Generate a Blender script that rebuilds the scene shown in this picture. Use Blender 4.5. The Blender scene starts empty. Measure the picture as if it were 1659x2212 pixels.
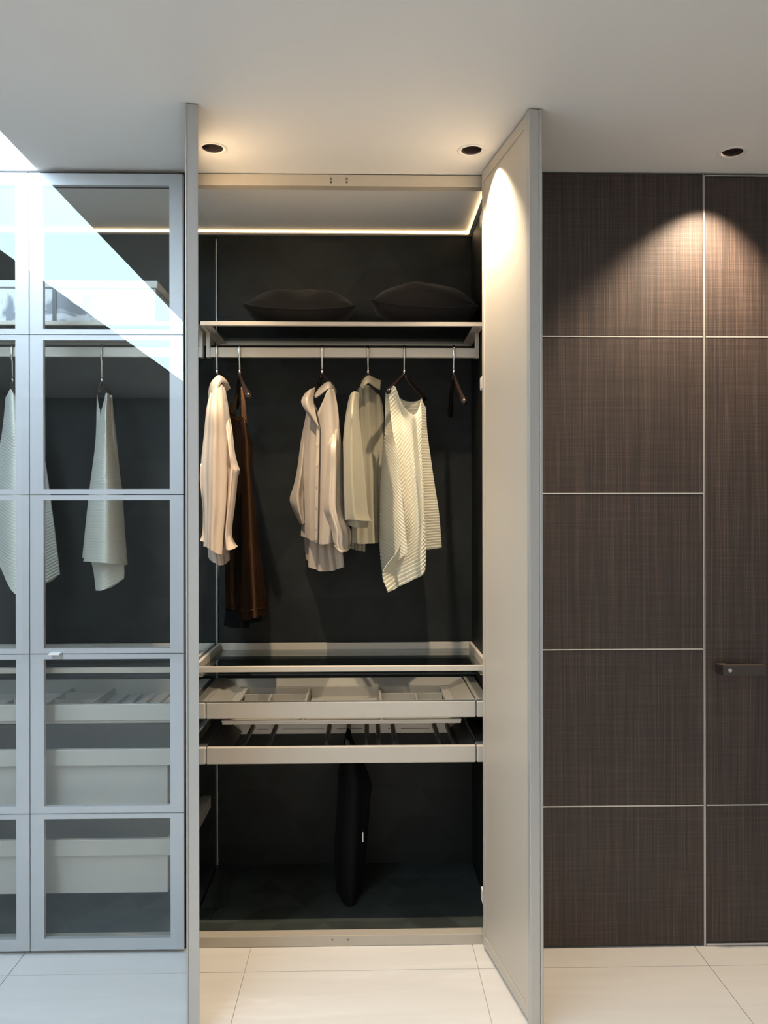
import bpy, bmesh, math, random
from mathutils import Vector, Matrix, Euler

random.seed(7)
sc = bpy.context.scene
COL = sc.collection
PI = math.pi

# ------------------------------------------------------------------ camera
F_PX, CX, CY = 1790.0, 829.5, 1106.0
CAM = Vector((0.0, 0.0, 1.377))
CAM_ROT = Euler((PI / 2, 0.0018, -0.0225), 'XYZ')
cam_data = bpy.data.cameras.new('camera')
cam = bpy.data.objects.new('camera', cam_data)
COL.objects.link(cam)
cam.location = CAM
cam.rotation_euler = CAM_ROT
cam_data.sensor_fit = 'VERTICAL'
cam_data.sensor_height = 36.0
cam_data.lens = 36.0 * F_PX / 2212.0
cam_data.clip_start = 0.05
sc.camera = cam
CAM_M = CAM_ROT.to_matrix()


def W(px, py, Y):
    """the point of the place seen at a pixel of the photograph, at depth Y"""
    d = CAM_M @ Vector((px - CX, CY - py, -F_PX))
    return CAM + d * ((Y - CAM.y) / d.y)


# ------------------------------------------------------------------ world, exposure
world = bpy.data.worlds.new('world')
sc.world = world
world.use_nodes = True
world.node_tree.nodes['Background'].inputs['Color'].default_value = (0.75, 0.87, 1.0, 1)
world.node_tree.nodes['Background'].inputs['Strength'].default_value = 1.0
sc.view_settings.view_transform = 'Standard'
sc.view_settings.look = 'None'
sc.view_settings.exposure = 0.08
sc.view_settings.gamma = 1.0
sc.view_settings.use_curve_mapping = False
sc.cycles.use_denoising = True
sc.cycles.max_bounces = 5
sc.cycles.diffuse_bounces = 3
sc.cycles.glossy_bounces = 2
sc.cycles.transparent_max_bounces = 16
sc.cycles.use_adaptive_sampling = True
sc.cycles.adaptive_threshold = 0.03
sc.cycles.adaptive_min_samples = 20
sc.cycles.sample_clamp_indirect = 6.0
sc.cycles.caustics_reflective = False
sc.cycles.caustics_refractive = False

# light levels
PANEL_L = 12.5        # daylight ceiling panel
BEAM_W = 185.0         # narrow beams aimed at the open doors
SPOT_W = 86.0         # downlight spots
LED_L = 8.0           # warm strip in the wardrobe
FILL_L = 1.00       # unseen fill panel added behind the camera


# ------------------------------------------------------------------ materials
def new_mat(name):
    m = bpy.data.materials.new(name)
    m.use_nodes = True
    return m, m.node_tree, m.node_tree.nodes['Principled BSDF']


def plain(name, col, rough=0.5, metal=0.0, spec=0.5, noise=0.0, scale=30.0, bump=0.0, bscale=200.0, coat=0.0, sheen=0.0):
    m, nt, p = new_mat(name)
    p.inputs['Base Color'].default_value = (*col, 1)
    p.inputs['Roughness'].default_value = rough
    p.inputs['Metallic'].default_value = metal
    p.inputs['Specular IOR Level'].default_value = spec
    p.inputs['Coat Weight'].default_value = coat
    p.inputs['Sheen Weight'].default_value = sheen
    tc = nt.nodes.new('ShaderNodeTexCoord')
    n = nt.nodes.new('ShaderNodeTexNoise')
    n.inputs['Scale'].default_value = scale
    n.inputs['Detail'].default_value = 3 if noise > 0.04 else 0
    nt.links.new(tc.outputs['Object'], n.inputs['Vector'])
    r = nt.nodes.new('ShaderNodeMapRange')
    r.inputs['To Min'].default_value = 1 - noise
    r.inputs['To Max'].default_value = 1 + noise
    nt.links.new(n.outputs['Fac'], r.inputs['Value'])
    mx = nt.nodes.new('ShaderNodeVectorMath')
    mx.operation = 'SCALE'
    mx.inputs[0].default_value = col
    nt.links.new(r.outputs['Result'], mx.inputs['Scale'])
    nt.links.new(mx.outputs['Vector'], p.inputs['Base Color'])
    if bump:
        n2 = nt.nodes.new('ShaderNodeTexNoise')
        n2.inputs['Scale'].default_value = bscale
        n2.inputs['Detail'].default_value = 0
        nt.links.new(tc.outputs['Object'], n2.inputs['Vector'])
        b = nt.nodes.new('ShaderNodeBump')
        b.inputs['Strength'].default_value = bump
        b.inputs['Distance'].default_value = 0.002
        nt.links.new(n2.outputs['Fac'], b.inputs['Height'])
        nt.links.new(b.outputs['Normal'], p.inputs['Normal'])
    return m


def emissive(name, col, strength):
    m, nt, p = new_mat(name)
    p.inputs['Base Color'].default_value = (0.8, 0.8, 0.8, 1)
    p.inputs['Emission Color'].default_value = (*col, 1)
    p.inputs['Emission Strength'].default_value = strength
    return m


def glass_mat(name, tint, f0=0.04, gain=1.0):
    """thin clear glass: Schlick reflection over transparency"""
    m = bpy.data.materials.new(name)
    m.use_nodes = True
    nt = m.node_tree
    nt.nodes.clear()
    out = nt.nodes.new('ShaderNodeOutputMaterial')
    mix = nt.nodes.new('ShaderNodeMixShader')
    tr = nt.nodes.new('ShaderNodeBsdfTransparent')
    tr.inputs['Color'].default_value = (*tint, 1)
    gl = nt.nodes.new('ShaderNodeBsdfGlossy')
    gl.inputs['Roughness'].default_value = 0.0
    gl.inputs['Color'].default_value = (0.92, 0.98, 1.0, 1)
    lw = nt.nodes.new('ShaderNodeLayerWeight')
    lw.inputs['Blend'].default_value = 0.5
    pw = nt.nodes.new('ShaderNodeMath')
    pw.operation = 'POWER'
    pw.inputs[1].default_value = 5
    ma = nt.nodes.new('ShaderNodeMath')
    ma.operation = 'MULTIPLY_ADD'
    ma.inputs[1].default_value = (1 - f0) * gain
    ma.inputs[2].default_value = f0 * gain
    nt.links.new(lw.outputs['Facing'], pw.inputs[0])
    nt.links.new(pw.outputs[0], ma.inputs[0])
    nt.links.new(ma.outputs[0], mix.inputs[0])
    nt.links.new(tr.outputs[0], mix.inputs[1])
    nt.links.new(gl.outputs[0], mix.inputs[2])
    nt.links.new(mix.outputs[0], out.inputs['Surface'])
    return m


def wood_mat(name):
    """dark brown laminate with a fine woven grain, mostly vertical"""
    m, nt, p = new_mat(name)
    tc = nt.nodes.new('ShaderNodeTexCoord')
    geo = nt.nodes.new('ShaderNodeNewGeometry')
    outs = []
    for sx, sz in ((640, 4), (150, 1.6), (5, 560)):
        mp = nt.nodes.new('ShaderNodeMapping')
        mp.inputs['Scale'].default_value = (sx, 1, sz)
        nt.links.new(geo.outputs['Position'], mp.inputs['Vector'])
        n = nt.nodes.new('ShaderNodeTexNoise')
        n.inputs['Scale'].default_value = 1.0
        n.inputs['Detail'].default_value = 2
        n.inputs['Roughness'].default_value = 0.65
        nt.links.new(mp.outputs['Vector'], n.inputs['Vector'])
        outs.append(n.outputs['Fac'])
    a = nt.nodes.new('ShaderNodeMath'); a.operation = 'MULTIPLY_ADD'
    a.inputs[1].default_value = 0.45
    nt.links.new(outs[0], a.inputs[0])
    b = nt.nodes.new('ShaderNodeMath'); b.operation = 'MULTIPLY'
    b.inputs[1].default_value = 0.30
    nt.links.new(outs[1], b.inputs[0])
    nt.links.new(b.outputs[0], a.inputs[2])
    c = nt.nodes.new('ShaderNodeMath'); c.operation = 'MULTIPLY_ADD'
    c.inputs[1].default_value = 0.25
    nt.links.new(outs[2], c.inputs[0])
    nt.links.new(a.outputs[0], c.inputs[2])
    cr = nt.nodes.new('ShaderNodeValToRGB')
    e = cr.color_ramp.elements
    e[0].position = 0.40; e[0].color = (0.023, 0.0168, 0.0145, 1)
    e[1].position = 0.68; e[1].color = (0.108, 0.074, 0.062, 1)
    mid = e.new(0.50); mid.color = (0.037, 0.0255, 0.0220, 1)
    nt.links.new(c.outputs[0], cr.inputs['Fac'])
    nt.links.new(cr.outputs['Color'], p.inputs['Base Color'])
    p.inputs['Roughness'].default_value = 0.42
    bm_ = nt.nodes.new('ShaderNodeBump')
    bm_.inputs['Strength'].default_value = 0.6
    bm_.inputs['Distance'].default_value = 0.0012
    nt.links.new(c.outputs[0], bm_.inputs['Height'])
    nt.links.new(bm_.outputs['Normal'], p.inputs['Normal'])
    return m


def leather_mat(name, base, axes):
    """dark lining printed with soft triangles; axes picks the two running directions"""
    m, nt, p = new_mat(name)
    N = nt.nodes.new
    L = nt.links.new
    geo = N('ShaderNodeNewGeometry')
    sep = N('ShaderNodeSeparateXYZ')
    L(geo.outputs['Position'], sep.inputs[0])
    U, V = sep.outputs[axes[0]], sep.outputs[axes[1]]

    def mth(op, a, b=None, c=None):
        n = N('ShaderNodeMath'); n.operation = op
        for i, v in enumerate((a, b, c)):
            if v is None:
                continue
            if isinstance(v, (int, float)):
                n.inputs[i].default_value = v
            else:
                L(v, n.inputs[i])
        return n.outputs[0]
    h, w = 0.105, 0.14
    vs = mth('DIVIDE', V, h)
    row = mth('FLOOR', vs)
    fv = mth('FRACT', vs)
    us = mth('ADD', mth('DIVIDE', U, w), mth('MULTIPLY', row, 0.5))
    a = mth('FLOOR', mth('ADD', us, mth('MULTIPLY', fv, 0.5)))
    b = mth('FLOOR', mth('SUBTRACT', us, mth('MULTIPLY', fv, 0.5)))
    cmb = N('ShaderNodeCombineXYZ')
    L(a, cmb.inputs[0]); L(b, cmb.inputs[1]); L(row, cmb.inputs[2])
    wn = N('ShaderNodeTexWhiteNoise'); wn.noise_dimensions = '3D'
    L(cmb.outputs[0], wn.inputs['Vector'])
    ns = N('ShaderNodeTexNoise'); ns.inputs['Scale'].default_value = 9
    ns.inputs['Detail'].default_value = 4
    L(geo.outputs['Position'], ns.inputs['Vector'])
    k = mth('ADD', mth('MULTIPLY', wn.outputs['Value'], 0.6), mth('MULTIPLY_ADD', ns.outputs['Fac'], 1.0, 0.30))
    sv = N('ShaderNodeVectorMath'); sv.operation = 'SCALE'
    sv.inputs[0].default_value = base
    L(k, sv.inputs['Scale'])
    L(sv.outputs['Vector'], p.inputs['Base Color'])
    p.inputs['Roughness'].default_value = 0.55
    p.inputs['Specular IOR Level'].default_value = 0.28
    return m


def tile_mat(name):
    m, nt, p = new_mat(name)
    N = nt.nodes.new
    L = nt.links.new
    geo = N('ShaderNodeNewGeometry')
    mp = N('ShaderNodeMapping')
    mp.inputs['Rotation'].default_value = (0, 0, 0.9)
    mp.inputs['Scale'].default_value = (0.8, 5.0, 1)
    L(geo.outputs['Position'], mp.inputs['Vector'])
    n = N('ShaderNodeTexNoise')
    n.inputs['Scale'].default_value = 2.2
    n.inputs['Detail'].default_value = 8
    n.inputs['Distortion'].default_value = 1.2
    L(mp.outputs['Vector'], n.inputs['Vector'])
    cr = N('ShaderNodeValToRGB')
    e = cr.color_ramp.elements
    e[0].position = 0.35; e[0].color = (0.70, 0.675, 0.64, 1)
    e[1].position = 0.62; e[1].color = (0.74, 0.715, 0.68, 1)
    v = e.new(0.70); v.color = (0.78, 0.76, 0.73, 1)
    L(n.outputs['Fac'], cr.inputs['Fac'])
    L(cr.outputs['Color'], p.inputs['Base Color'])
    p.inputs['Roughness'].default_value = 0.38
    return m


def marble_mat(name):
    m, nt, p = new_mat(name)
    N = nt.nodes.new
    L = nt.links.new
    geo = N('ShaderNodeNewGeometry')
    n = N('ShaderNodeTexNoise')
    n.inputs['Scale'].default_value = 9
    n.inputs['Detail'].default_value = 7
    n.inputs['Distortion'].default_value = 1.5
    L(geo.outputs['Position'], n.inputs['Vector'])
    cr = N('ShaderNodeValToRGB')
    e = cr.color_ramp.elements
    e[0].position = 0.44; e[0].color = (0.30, 0.32, 0.36, 1)
    e[1].position = 0.54; e[1].color = (0.85, 0.86, 0.88, 1)
    L(n.outputs['Fac'], cr.inputs['Fac'])
    L(cr.outputs['Color'], p.inputs['Base Color'])
    p.inputs['Roughness'].default_value = 0.3
    return m


def cloth(name, col, rough=0.5, spec=0.4, sheen=0.2, weave=900.0, bump=0.08, metal=0.0, crease=0.0):
    m = plain(name, col, rough, metal, spec, 0.05, 14.0, bump, weave, 0.0, sheen)
    if crease:
        nt = m.node_tree
        p = nt.nodes['Principled BSDF']
        tc = nt.nodes.new('ShaderNodeTexCoord')
        mp = nt.nodes.new('ShaderNodeMapping')
        mp.inputs['Rotation'].default_value = (0.0, 0.25, 0.0)
        mp.inputs['Scale'].default_value = (26, 26, 5)
        n = nt.nodes.new('ShaderNodeTexNoise')
        n.inputs['Scale'].default_value = 1.0
        n.inputs['Detail'].default_value = 3
        n.inputs['Distortion'].default_value = 0.6
        b = nt.nodes.new('ShaderNodeBump')
        b.inputs['Strength'].default_value = crease
        b.inputs['Distance'].default_value = 0.012
        nt.links.new(tc.outputs['Object'], mp.inputs['Vector'])
        nt.links.new(mp.outputs['Vector'], n.inputs['Vector'])
        nt.links.new(n.outputs['Fac'], b.inputs['Height'])
        old = p.inputs['Normal'].links
        if old:
            nt.links.new(old[0].from_socket, b.inputs['Normal'])
        nt.links.new(b.outputs['Normal'], p.inputs['Normal'])
    return m


M = {}
M['ceiling'] = plain('ceiling_paint', (0.82, 0.80, 0.77), 0.8, noise=0.015, scale=3)
M['wall'] = plain('wall_paint', (0.70, 0.68, 0.65), 0.8, noise=0.02, scale=4)
M['wallwarm'] = plain('wall_dark', (0.22, 0.2, 0.19), 0.8, noise=0.02, scale=4)
M['grout'] = plain('grout', (0.46, 0.44, 0.41), 0.9, noise=0.05)
M['tile'] = tile_mat('porcelain_tile')
M['wood'] = wood_mat('dark_brown_laminate')
M['strip'] = plain('satin_aluminium', (0.60, 0.58, 0.56), 0.35, 0.6, noise=0.02)
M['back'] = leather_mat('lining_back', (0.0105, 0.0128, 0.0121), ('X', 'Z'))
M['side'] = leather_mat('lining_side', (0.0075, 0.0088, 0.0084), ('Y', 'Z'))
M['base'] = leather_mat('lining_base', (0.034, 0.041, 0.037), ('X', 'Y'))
M['alu'] = plain('champagne_lacquer', (0.60, 0.54, 0.455), 0.42, 0.15, noise=0.02)
M['rail'] = plain('champagne_rail', (0.50, 0.45, 0.375), 0.42, 0.1, noise=0.02)
M['door'] = plain('door_lacquer', (0.54, 0.495, 0.425), 0.42, 0.1, noise=0.012, scale=6)
M['dooredge'] = plain('door_edge_aluminium', (0.47, 0.465, 0.45), 0.42, 0.3, noise=0.012)
M['frame'] = plain('glass_door_frame', (0.65, 0.625, 0.64), 0.40, 0.2, noise=0.012)
M['drawer'] = plain('drawer_lacquer', (0.535, 0.495, 0.435), 0.40, 0.1, noise=0.012)
M['tray'] = plain('drawer_tray', (0.56, 0.515, 0.455), 0.6, noise=0.03, bump=0.05)
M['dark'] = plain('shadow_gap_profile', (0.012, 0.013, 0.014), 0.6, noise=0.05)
M['anthracite'] = plain('anthracite_rail', (0.12, 0.115, 0.108), 0.4, 0.4, noise=0.04)
M['bar'] = plain('brown_bar_handle', (0.045, 0.037, 0.032), 0.4, noise=0.2, scale=90)
M['steel'] = plain('brushed_steel', (0.62, 0.60, 0.57), 0.28, 0.95, noise=0.03)
M['screw'] = plain('screw_steel', (0.20, 0.19, 0.18), 0.35, 0.9, noise=0.05)
M['hanger'] = plain('dark_walnut', (0.013, 0.0065, 0.0052), 0.3, noise=0.25, scale=60, coat=0.25)
M['chrome'] = plain('chrome', (0.75, 0.73, 0.70), 0.16, 1.0, noise=0.02)
M['pillow'] = cloth('dark_velvet', (0.0085, 0.0077, 0.0078), 0.85, 0.2, 0.06, 700, 0.2)
M['satin'] = cloth('champagne_satin', (0.70, 0.565, 0.45), 0.34, 0.6, 0.15, 500, 0.03, crease=0.22)
M['satin2'] = cloth('blush_beige_satin', (0.43, 0.362, 0.292), 0.34, 0.6, 0.15, 500, 0.03, crease=0.22)
M['linen'] = cloth('olive_beige_linen', (0.31, 0.28, 0.195), 0.42, 0.45, 0.2, 380, 0.2, crease=0.2)
M['pleat'] = cloth('ivory_pleated_cloth', (0.60, 0.56, 0.43), 0.45, 0.4, 0.2, 600, 0.03)
M['pleat2'] = cloth('white_pleated_cloth', (0.78, 0.76, 0.66), 0.5, 0.4, 0.2, 600, 0.03)
M['bronze'] = cloth('bronze_satin', (0.068, 0.031, 0.0135), 0.40, 0.5, 0.0, 420, 0.15, metal=0.85, crease=0.2)
M['blackcloth'] = cloth('black_cloth', (0.006, 0.006, 0.007), 0.8, 0.1, 0.0, 400, 0.15)
M['whiteplastic'] = plain('white_enamel', (0.80, 0.78, 0.74), 0.45, noise=0.01)
M['reflector'] = plain('black_chrome_reflector', (0.16, 0.135, 0.135), 0.15, 0.85, noise=0.05)
M['lens'] = plain('smoked_lens', (0.04, 0.036, 0.04), 0.08, noise=0.05, coat=1.0)
M['panel'] = emissive('daylight_panel', (0.64, 0.825, 1.0), PANEL_L)
M['led'] = emissive('warm_led', (1.0, 0.70, 0.36), LED_L)
M['fill'] = emissive('warm_fill_glow', (1.0, 0.86, 0.69), FILL_L)
M['marble'] = marble_mat('white_marble')
M['glass'] = glass_mat('door_glass', (0.965, 0.98, 0.98), 0.050)
M['shelfglass'] = glass_mat('smoked_shelf_glass', (0.66, 0.68, 0.68), 0.03)
M['partglass'] = glass_mat('partition_glass', (0.98, 0.985, 0.98), 0.02, 0.18)
M['glassedge'] = plain('polished_glass_edge', (0.55, 0.55, 0.50), 0.25, 0.2, noise=0.02)


# ------------------------------------------------------------------ object helpers
def tag(o, label=None, cat=None, group=None, kind=None):
    if label: o['label'] = label
    if cat: o['category'] = cat
    if group: o['group'] = group
    if kind: o['kind'] = kind
    return o


def link(name, me, mat=None, parent=None, smooth=False, bevel=0.0):
    o = bpy.data.objects.new(name, me)
    COL.objects.link(o)
    if mat is not None and len(me.materials) == 0:
        me.materials.append(M[mat] if isinstance(mat, str) else mat)
    if smooth:
        me.polygons.foreach_set('use_smooth', [True] * len(me.polygons))
    if parent is not None:
        o.parent = parent
        o.matrix_parent_inverse = PINV.get(parent.name, Matrix.Identity(4))
    if bevel:
        md = o.modifiers.new('bevel', 'BEVEL')
        md.width = bevel
        md.segments = 2
        md.limit_method = 'ANGLE'
    return o


PINV = {}


def empty(name, loc, label, cat, group=None):
    o = bpy.data.objects.new(name, None)
    o.empty_display_size = 0.05
    COL.objects.link(o)
    o.location = loc
    PINV[o.name] = Matrix.Translation(loc).inverted()
    return tag(o, label, cat, group)


class MB:
    """collects vertices and faces of one mesh"""
    def __init__(self):
        self.v, self.f = [], []

    def box(self, x0, x1, y0, y1, z0, z1, mat=None):
        i = len(self.v)
        pts = [(x, y, z) for z in (z0, z1) for y in (y0, y1) for x in (x0, x1)]
        if mat is not None:
            pts = [tuple(mat @ Vector(p)) for p in pts]
        self.v += pts
        for a in ((0, 2, 3, 1), (4, 5, 7, 6), (0, 1, 5, 4), (2, 6, 7, 3), (0, 4, 6, 2), (1, 3, 7, 5)):
            self.f.append(tuple(i + k for k in a))
        return self

    def prism(self, bottom, top):
        """two rings of equal length, capped"""
        i, n = len(self.v), len(bottom)
        self.v += [tuple(p) for p in bottom] + [tuple(p) for p in top]
        for k in range(n):
            j = (k + 1) % n
            self.f.append((i + k, i + j, i + n + j, i + n + k))
        self.f.append(tuple(i + k for k in reversed(range(n))))
        self.f.append(tuple(i + n + k for k in range(n)))
        return self

    def tube(self, pts, r, n=10, flat=1.0, cap=True):
        rings = []
        up0 = None
        for k, p in enumerate(pts):
            a = Vector(pts[max(k - 1, 0)]); b = Vector(pts[min(k + 1, len(pts) - 1)])
            d = (b - a).normalized()
            ref = Vector((0, 1, 0)) if abs(d.y) < 0.9 else Vector((1, 0, 0))
            if up0 is not None:
                ref = up0
            s = d.cross(ref).normalized()
            u = s.cross(d).normalized()
            up0 = u
            rr = r[k] if isinstance(r, (list, tuple)) else r
            rings.append([Vector(p) + s * (math.cos(2 * PI * q / n) * rr) + u * (math.sin(2 * PI * q / n) * rr * flat) for q in range(n)])
        i = len(self.v)
        for rg in rings:
            self.v += [tuple(q) for q in rg]
        for k in range(len(rings) - 1):
            for q in range(n):
                q2 = (q + 1) % n
                self.f.append((i + k * n + q, i + k * n + q2, i + (k + 1) * n + q2, i + (k + 1) * n + q))
        if cap:
            self.f.append(tuple(i + q for q in reversed(range(n))))
            self.f.append(tuple(i + (len(rings) - 1) * n + q for q in range(n)))
        return self

    def lathe(self, prof, c, n=40):
        i = len(self.v)
        for r, z in prof:
            for q in range(n):
                a = 2 * PI * q / n
                self.v.append((c[0] + r * math.cos(a), c[1] + r * math.sin(a), c[2] + z))
        for k in range(len(prof) - 1):
            for q in range(n):
                q2 = (q + 1) % n
                self.f.append((i + k * n + q, i + k * n + q2, i + (k + 1) * n + q2, i + (k + 1) * n + q))
        return self

    def mesh(self, name):
        me = bpy.data.meshes.new(name)
        me.from_pydata(self.v, [], self.f)
        bm = bmesh.new(); bm.from_mesh(me)
        bmesh.ops.recalc_face_normals(bm, faces=bm.faces)
        bm.to_mesh(me); bm.free()
        return me

    def build(self, name, mat, parent=None, bevel=0.0, smooth=False):
        return link(name, self.mesh(name), mat, parent, smooth, bevel)


def box(name, mat, parent, x0, x1, y0, y1, z0, z1, bevel=0.0012, xf=None):
    return MB().box(x0, x1, y0, y1, z0, z1, xf).build(name, mat, parent, bevel)


# ------------------------------------------------------------------ key dimensions
H = 2.45              # ceiling
Y0 = 2.600            # face of glass doors and panelled wall
Y1 = 2.630            # face of wardrobe rails
YB = 3.180            # wardrobe back
XP = -0.567           # glass partition
XR = 0.409            # right inner side
XL = -1.545           # left inner side of the glass-door wardrobe
PX0, PX1 = -1.49, -1.025   # daylight panel in the ceiling
ROOM = (-3.2, 3.0, -2.6)

# ------------------------------------------------------------------ floor
fl = box('floor', 'grout', None, ROOM[0], ROOM[1], ROOM[2], 3.3, -0.06, -0.003, 0)
tag(fl, 'pale stone-look porcelain tile floor', 'floor', kind='structure')
TS = 0.702
xs = [0.338 + TS * k for k in range(-6, 5)]
ys = [2.49 - TS * k for k in range(0, 8)]
tile_me = {}
for xi in range(len(xs) - 1):
    for yi in range(-1, len(ys) - 1):
        y1, y0 = (3.3, ys[0]) if yi < 0 else (ys[yi], ys[yi + 1])
        x0, x1 = max(xs[xi], ROOM[0]), min(xs[xi + 1], ROOM[1])
        y0 = max(y0, ROOM[2])
        if x1 - x0 < 0.02 or y1 - y0 < 0.02:
            continue
        w, d = round(x1 - x0, 3), round(y1 - y0, 3)
        if (w, d) not in tile_me:
            tile_me[(w, d)] = MB().box(-w / 2 + .001, w / 2 - .001, -d / 2 + .001, d / 2 - .001, -0.0115, 0).mesh('tile')
        t = link('tile', tile_me[(w, d)], 'tile', fl)
        t.location = ((x0 + x1) / 2, (y0 + y1) / 2, 0)

# ------------------------------------------------------------------ ceiling with holes for the downlights
HOLE_R = 0.034
LIGHTS = []
for px, py in ((460, 322), (1018, 327), (1585, 326)):
    # where the ray through the lamp meets the ceiling
    d = CAM_M @ Vector((px - CX, CY - py, -F_PX))
    LIGHTS.append(CAM + d * ((H - CAM.z) / d.z))
yl = sum(p.y for p in LIGHTS) / 3
cm = MB()


def crect(x0, x1, y0, y1):
    i = len(cm.v)
    cm.v += [(x0, y0, H), (x1, y0, H), (x1, y1, H), (x0, y1, H)]
    cm.f.append((i + 3, i + 2, i + 1, i))


S = 0.06
crect(ROOM[0], PX0, ROOM[2], 3.3)
crect(PX0, PX1, ROOM[2], -2.0)
crect(PX0, PX1, Y0 + 0.022, 3.3)
crect(PX1, ROOM[1], ROOM[2], yl - S)
crect(PX1, ROOM[1], yl + S, 3.3)
for yr, row in ((yl, LIGHTS),):
    cx_prev = PX1
    for p in row:
        crect(cx_prev, p.x - S, yr - S, yr + S)
        i = len(cm.v)
        n = 48
        for q in range(n):
            a = 2 * PI * q / n
            c_, s_ = math.cos(a), math.sin(a)
            k = S / max(abs(c_), abs(s_))
            cm.v.append((p.x + HOLE_R * c_, yr + HOLE_R * s_, H))
            cm.v.append((p.x + k * c_, yr + k * s_, H))
        for q in range(n):
            j = (q + 1) % n
            cm.f.append((i + 2 * q, i + 2 * q + 1, i + 2 * j + 1, i + 2 * j))
        cx_prev = p.x + S
    crect(cx_prev, ROOM[1], yr - S, yr + S)
# returns of the opening around the daylight panel
for (a, b) in (((PX0, -2.0), (PX0, Y0 + .022)), ((PX1, -2.0), (PX1, Y0 + .022)), ((PX0, -2.0), (PX1, -2.0)), ((PX0, Y0 + .022), (PX1, Y0 + .022))):
    i = len(cm.v)
    cm.v += [(a[0], a[1], H), (b[0], b[1], H), (b[0], b[1], H + .03), (a[0], a[1], H + .03)]
    cm.f.append((i, i + 1, i + 2, i + 3))
ce = cm.build('ceiling', 'ceiling')
tag(ce, 'smooth off-white plaster ceiling', 'ceiling', kind='structure')
top = box('roof_slab', 'ceiling', ce, ROOM[0], ROOM[1], ROOM[2], 3.3, H + 0.16, H + 0.2, 0)

lp = empty('ceiling_light_panel', ((PX0 + PX1) / 2, 0.3, H), 'long bright daylight panel set in the ceiling beside the glass doors', 'light panel')
box('diffuser', 'panel', lp, PX0, PX1, -2.0, Y0 + .022, H + 0.002, H + 0.008, 0)
box('housing', 'whiteplastic', lp, PX0 - .01, PX1 + .01, -2.01, Y0 + .025, H + 0.03, H + 0.05, 0)

# ------------------------------------------------------------------ outer walls of the room
tag(box('wall_left', 'wall', None, ROOM[0] - .1, ROOM[0], ROOM[2], 3.4, 0, H + .2, 0), 'plain painted side wall of the showroom', 'wall', kind='structure')
tag(box('wall_far_right', 'wall', None, ROOM[1], ROOM[1] + .1, ROOM[2], 3.4, 0, H + .2, 0), 'plain painted wall at the right end', 'wall', kind='structure')
tag(box('wall_rear', 'wallwarm', None, ROOM[0], ROOM[1], ROOM[2] - .1, ROOM[2], 0, H + .2, 0), 'plain wall facing the wardrobes', 'wall', kind='structure')
tag(box('wall_back', 'wall', None, ROOM[0], ROOM[1], 3.3, 3.4, 0, H + .2, 0), 'plain wall behind the wardrobes', 'wall', kind='structure')

# ------------------------------------------------------------------ brown panelled wall and flush door
XD = W(1521, 1106, Y0).x          # joint between wall and door
zs = [W(1346, y, Y0).z for y in (727, 1066, 1403, 1741)]
wr = box('wall_right', 'dark', None, XR + .02, XD, Y0 + .012, Y0 + .09, 0, H, 0)
tag(wr, 'dark brown wood-grain panelled wall right of the wardrobe', 'wall', kind='structure')
edges = [H - .004] + zs + [0.004]
for k in range(5):
    box('panel', 'wood', wr, XR + .021, XD - .0032, Y0, Y0 + .012, edges[k + 1] + .003, edges[k] - .003, 0.0008)
for k, z in enumerate(zs):
    box('joint_strip', 'strip', wr, XR + .021, XD - .004, Y0 - .001, Y0 + .011, z - .0020, z + .0020, 0)
box('edge_strip', 'strip', wr, XD - .0030, XD - .0006, Y0 - .001, Y0 + .02, 0.002, H - .002, 0)
dr = box('door_1', 'dark', None, XD + .001, XD + .86, Y0 + .012, Y0 + .05, 0.002, H - .004, 0)
tag(dr, 'dark brown flush door with bar handle beside the panelled wall', 'door', kind='structure')
zt = W(1590, 379, Y0).z
zd = [zt - .003, zs[0], zs[3], W(1590, 2038, Y0).z + .003]
for k in range(3):
    box('panel', 'wood', dr, XD + .0032, XD + .85, Y0, Y0 + .012, zd[k + 1] + .003, zd[k] - .003, 0.0008)
for z in zs[0], zs[3]:
    box('joint_strip', 'strip', dr, XD + .006, XD + .85, Y0 - .001, Y0 + .011, z - .0020, z + .0020, 0)
box('edge_strip', 'strip', dr, XD + .0006, XD + .0030, Y0 - .001, Y0 + .02, 0.002, zt, 0)
box('edge_strip', 'strip', dr, XD + .005, XD + .85, Y0 - .001, Y0 + .02, zt - .003, zt, 0)
box('edge_strip', 'strip', dr, XD + .005, XD + .85, Y0 - .001, Y0 + .02, 0.003, 0.009, 0)
a = W(1562, 1438, 2.545); b = W(1656, 1459.5, 2.545)
hd = box('handle', 'hanger', dr, a.x, b.x, 2.545, 2.575, b.z, a.z, 0.001)
hd.data.materials.clear(); hd.data.materials.append(M['bar'])
box('handle_neck', 'bar', dr, a.x, a.x + .03, 2.57, Y0, b.z + .002, a.z - .002, 0.001)
c = W(1577, 1448, 2.545)
MB().tube([(c.x, 2.5445, c.z), (c.x, 2.5425, c.z)], 0.0062, 14).build('screw', 'chrome', hd, 0.0008)
tag(box('wall_far_panel', 'wood', None, XD + .861, ROOM[1], Y0, Y0 + .09, 0, H, 0), 'dark brown panelling right of the flush door', 'wall', kind='structure')


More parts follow.
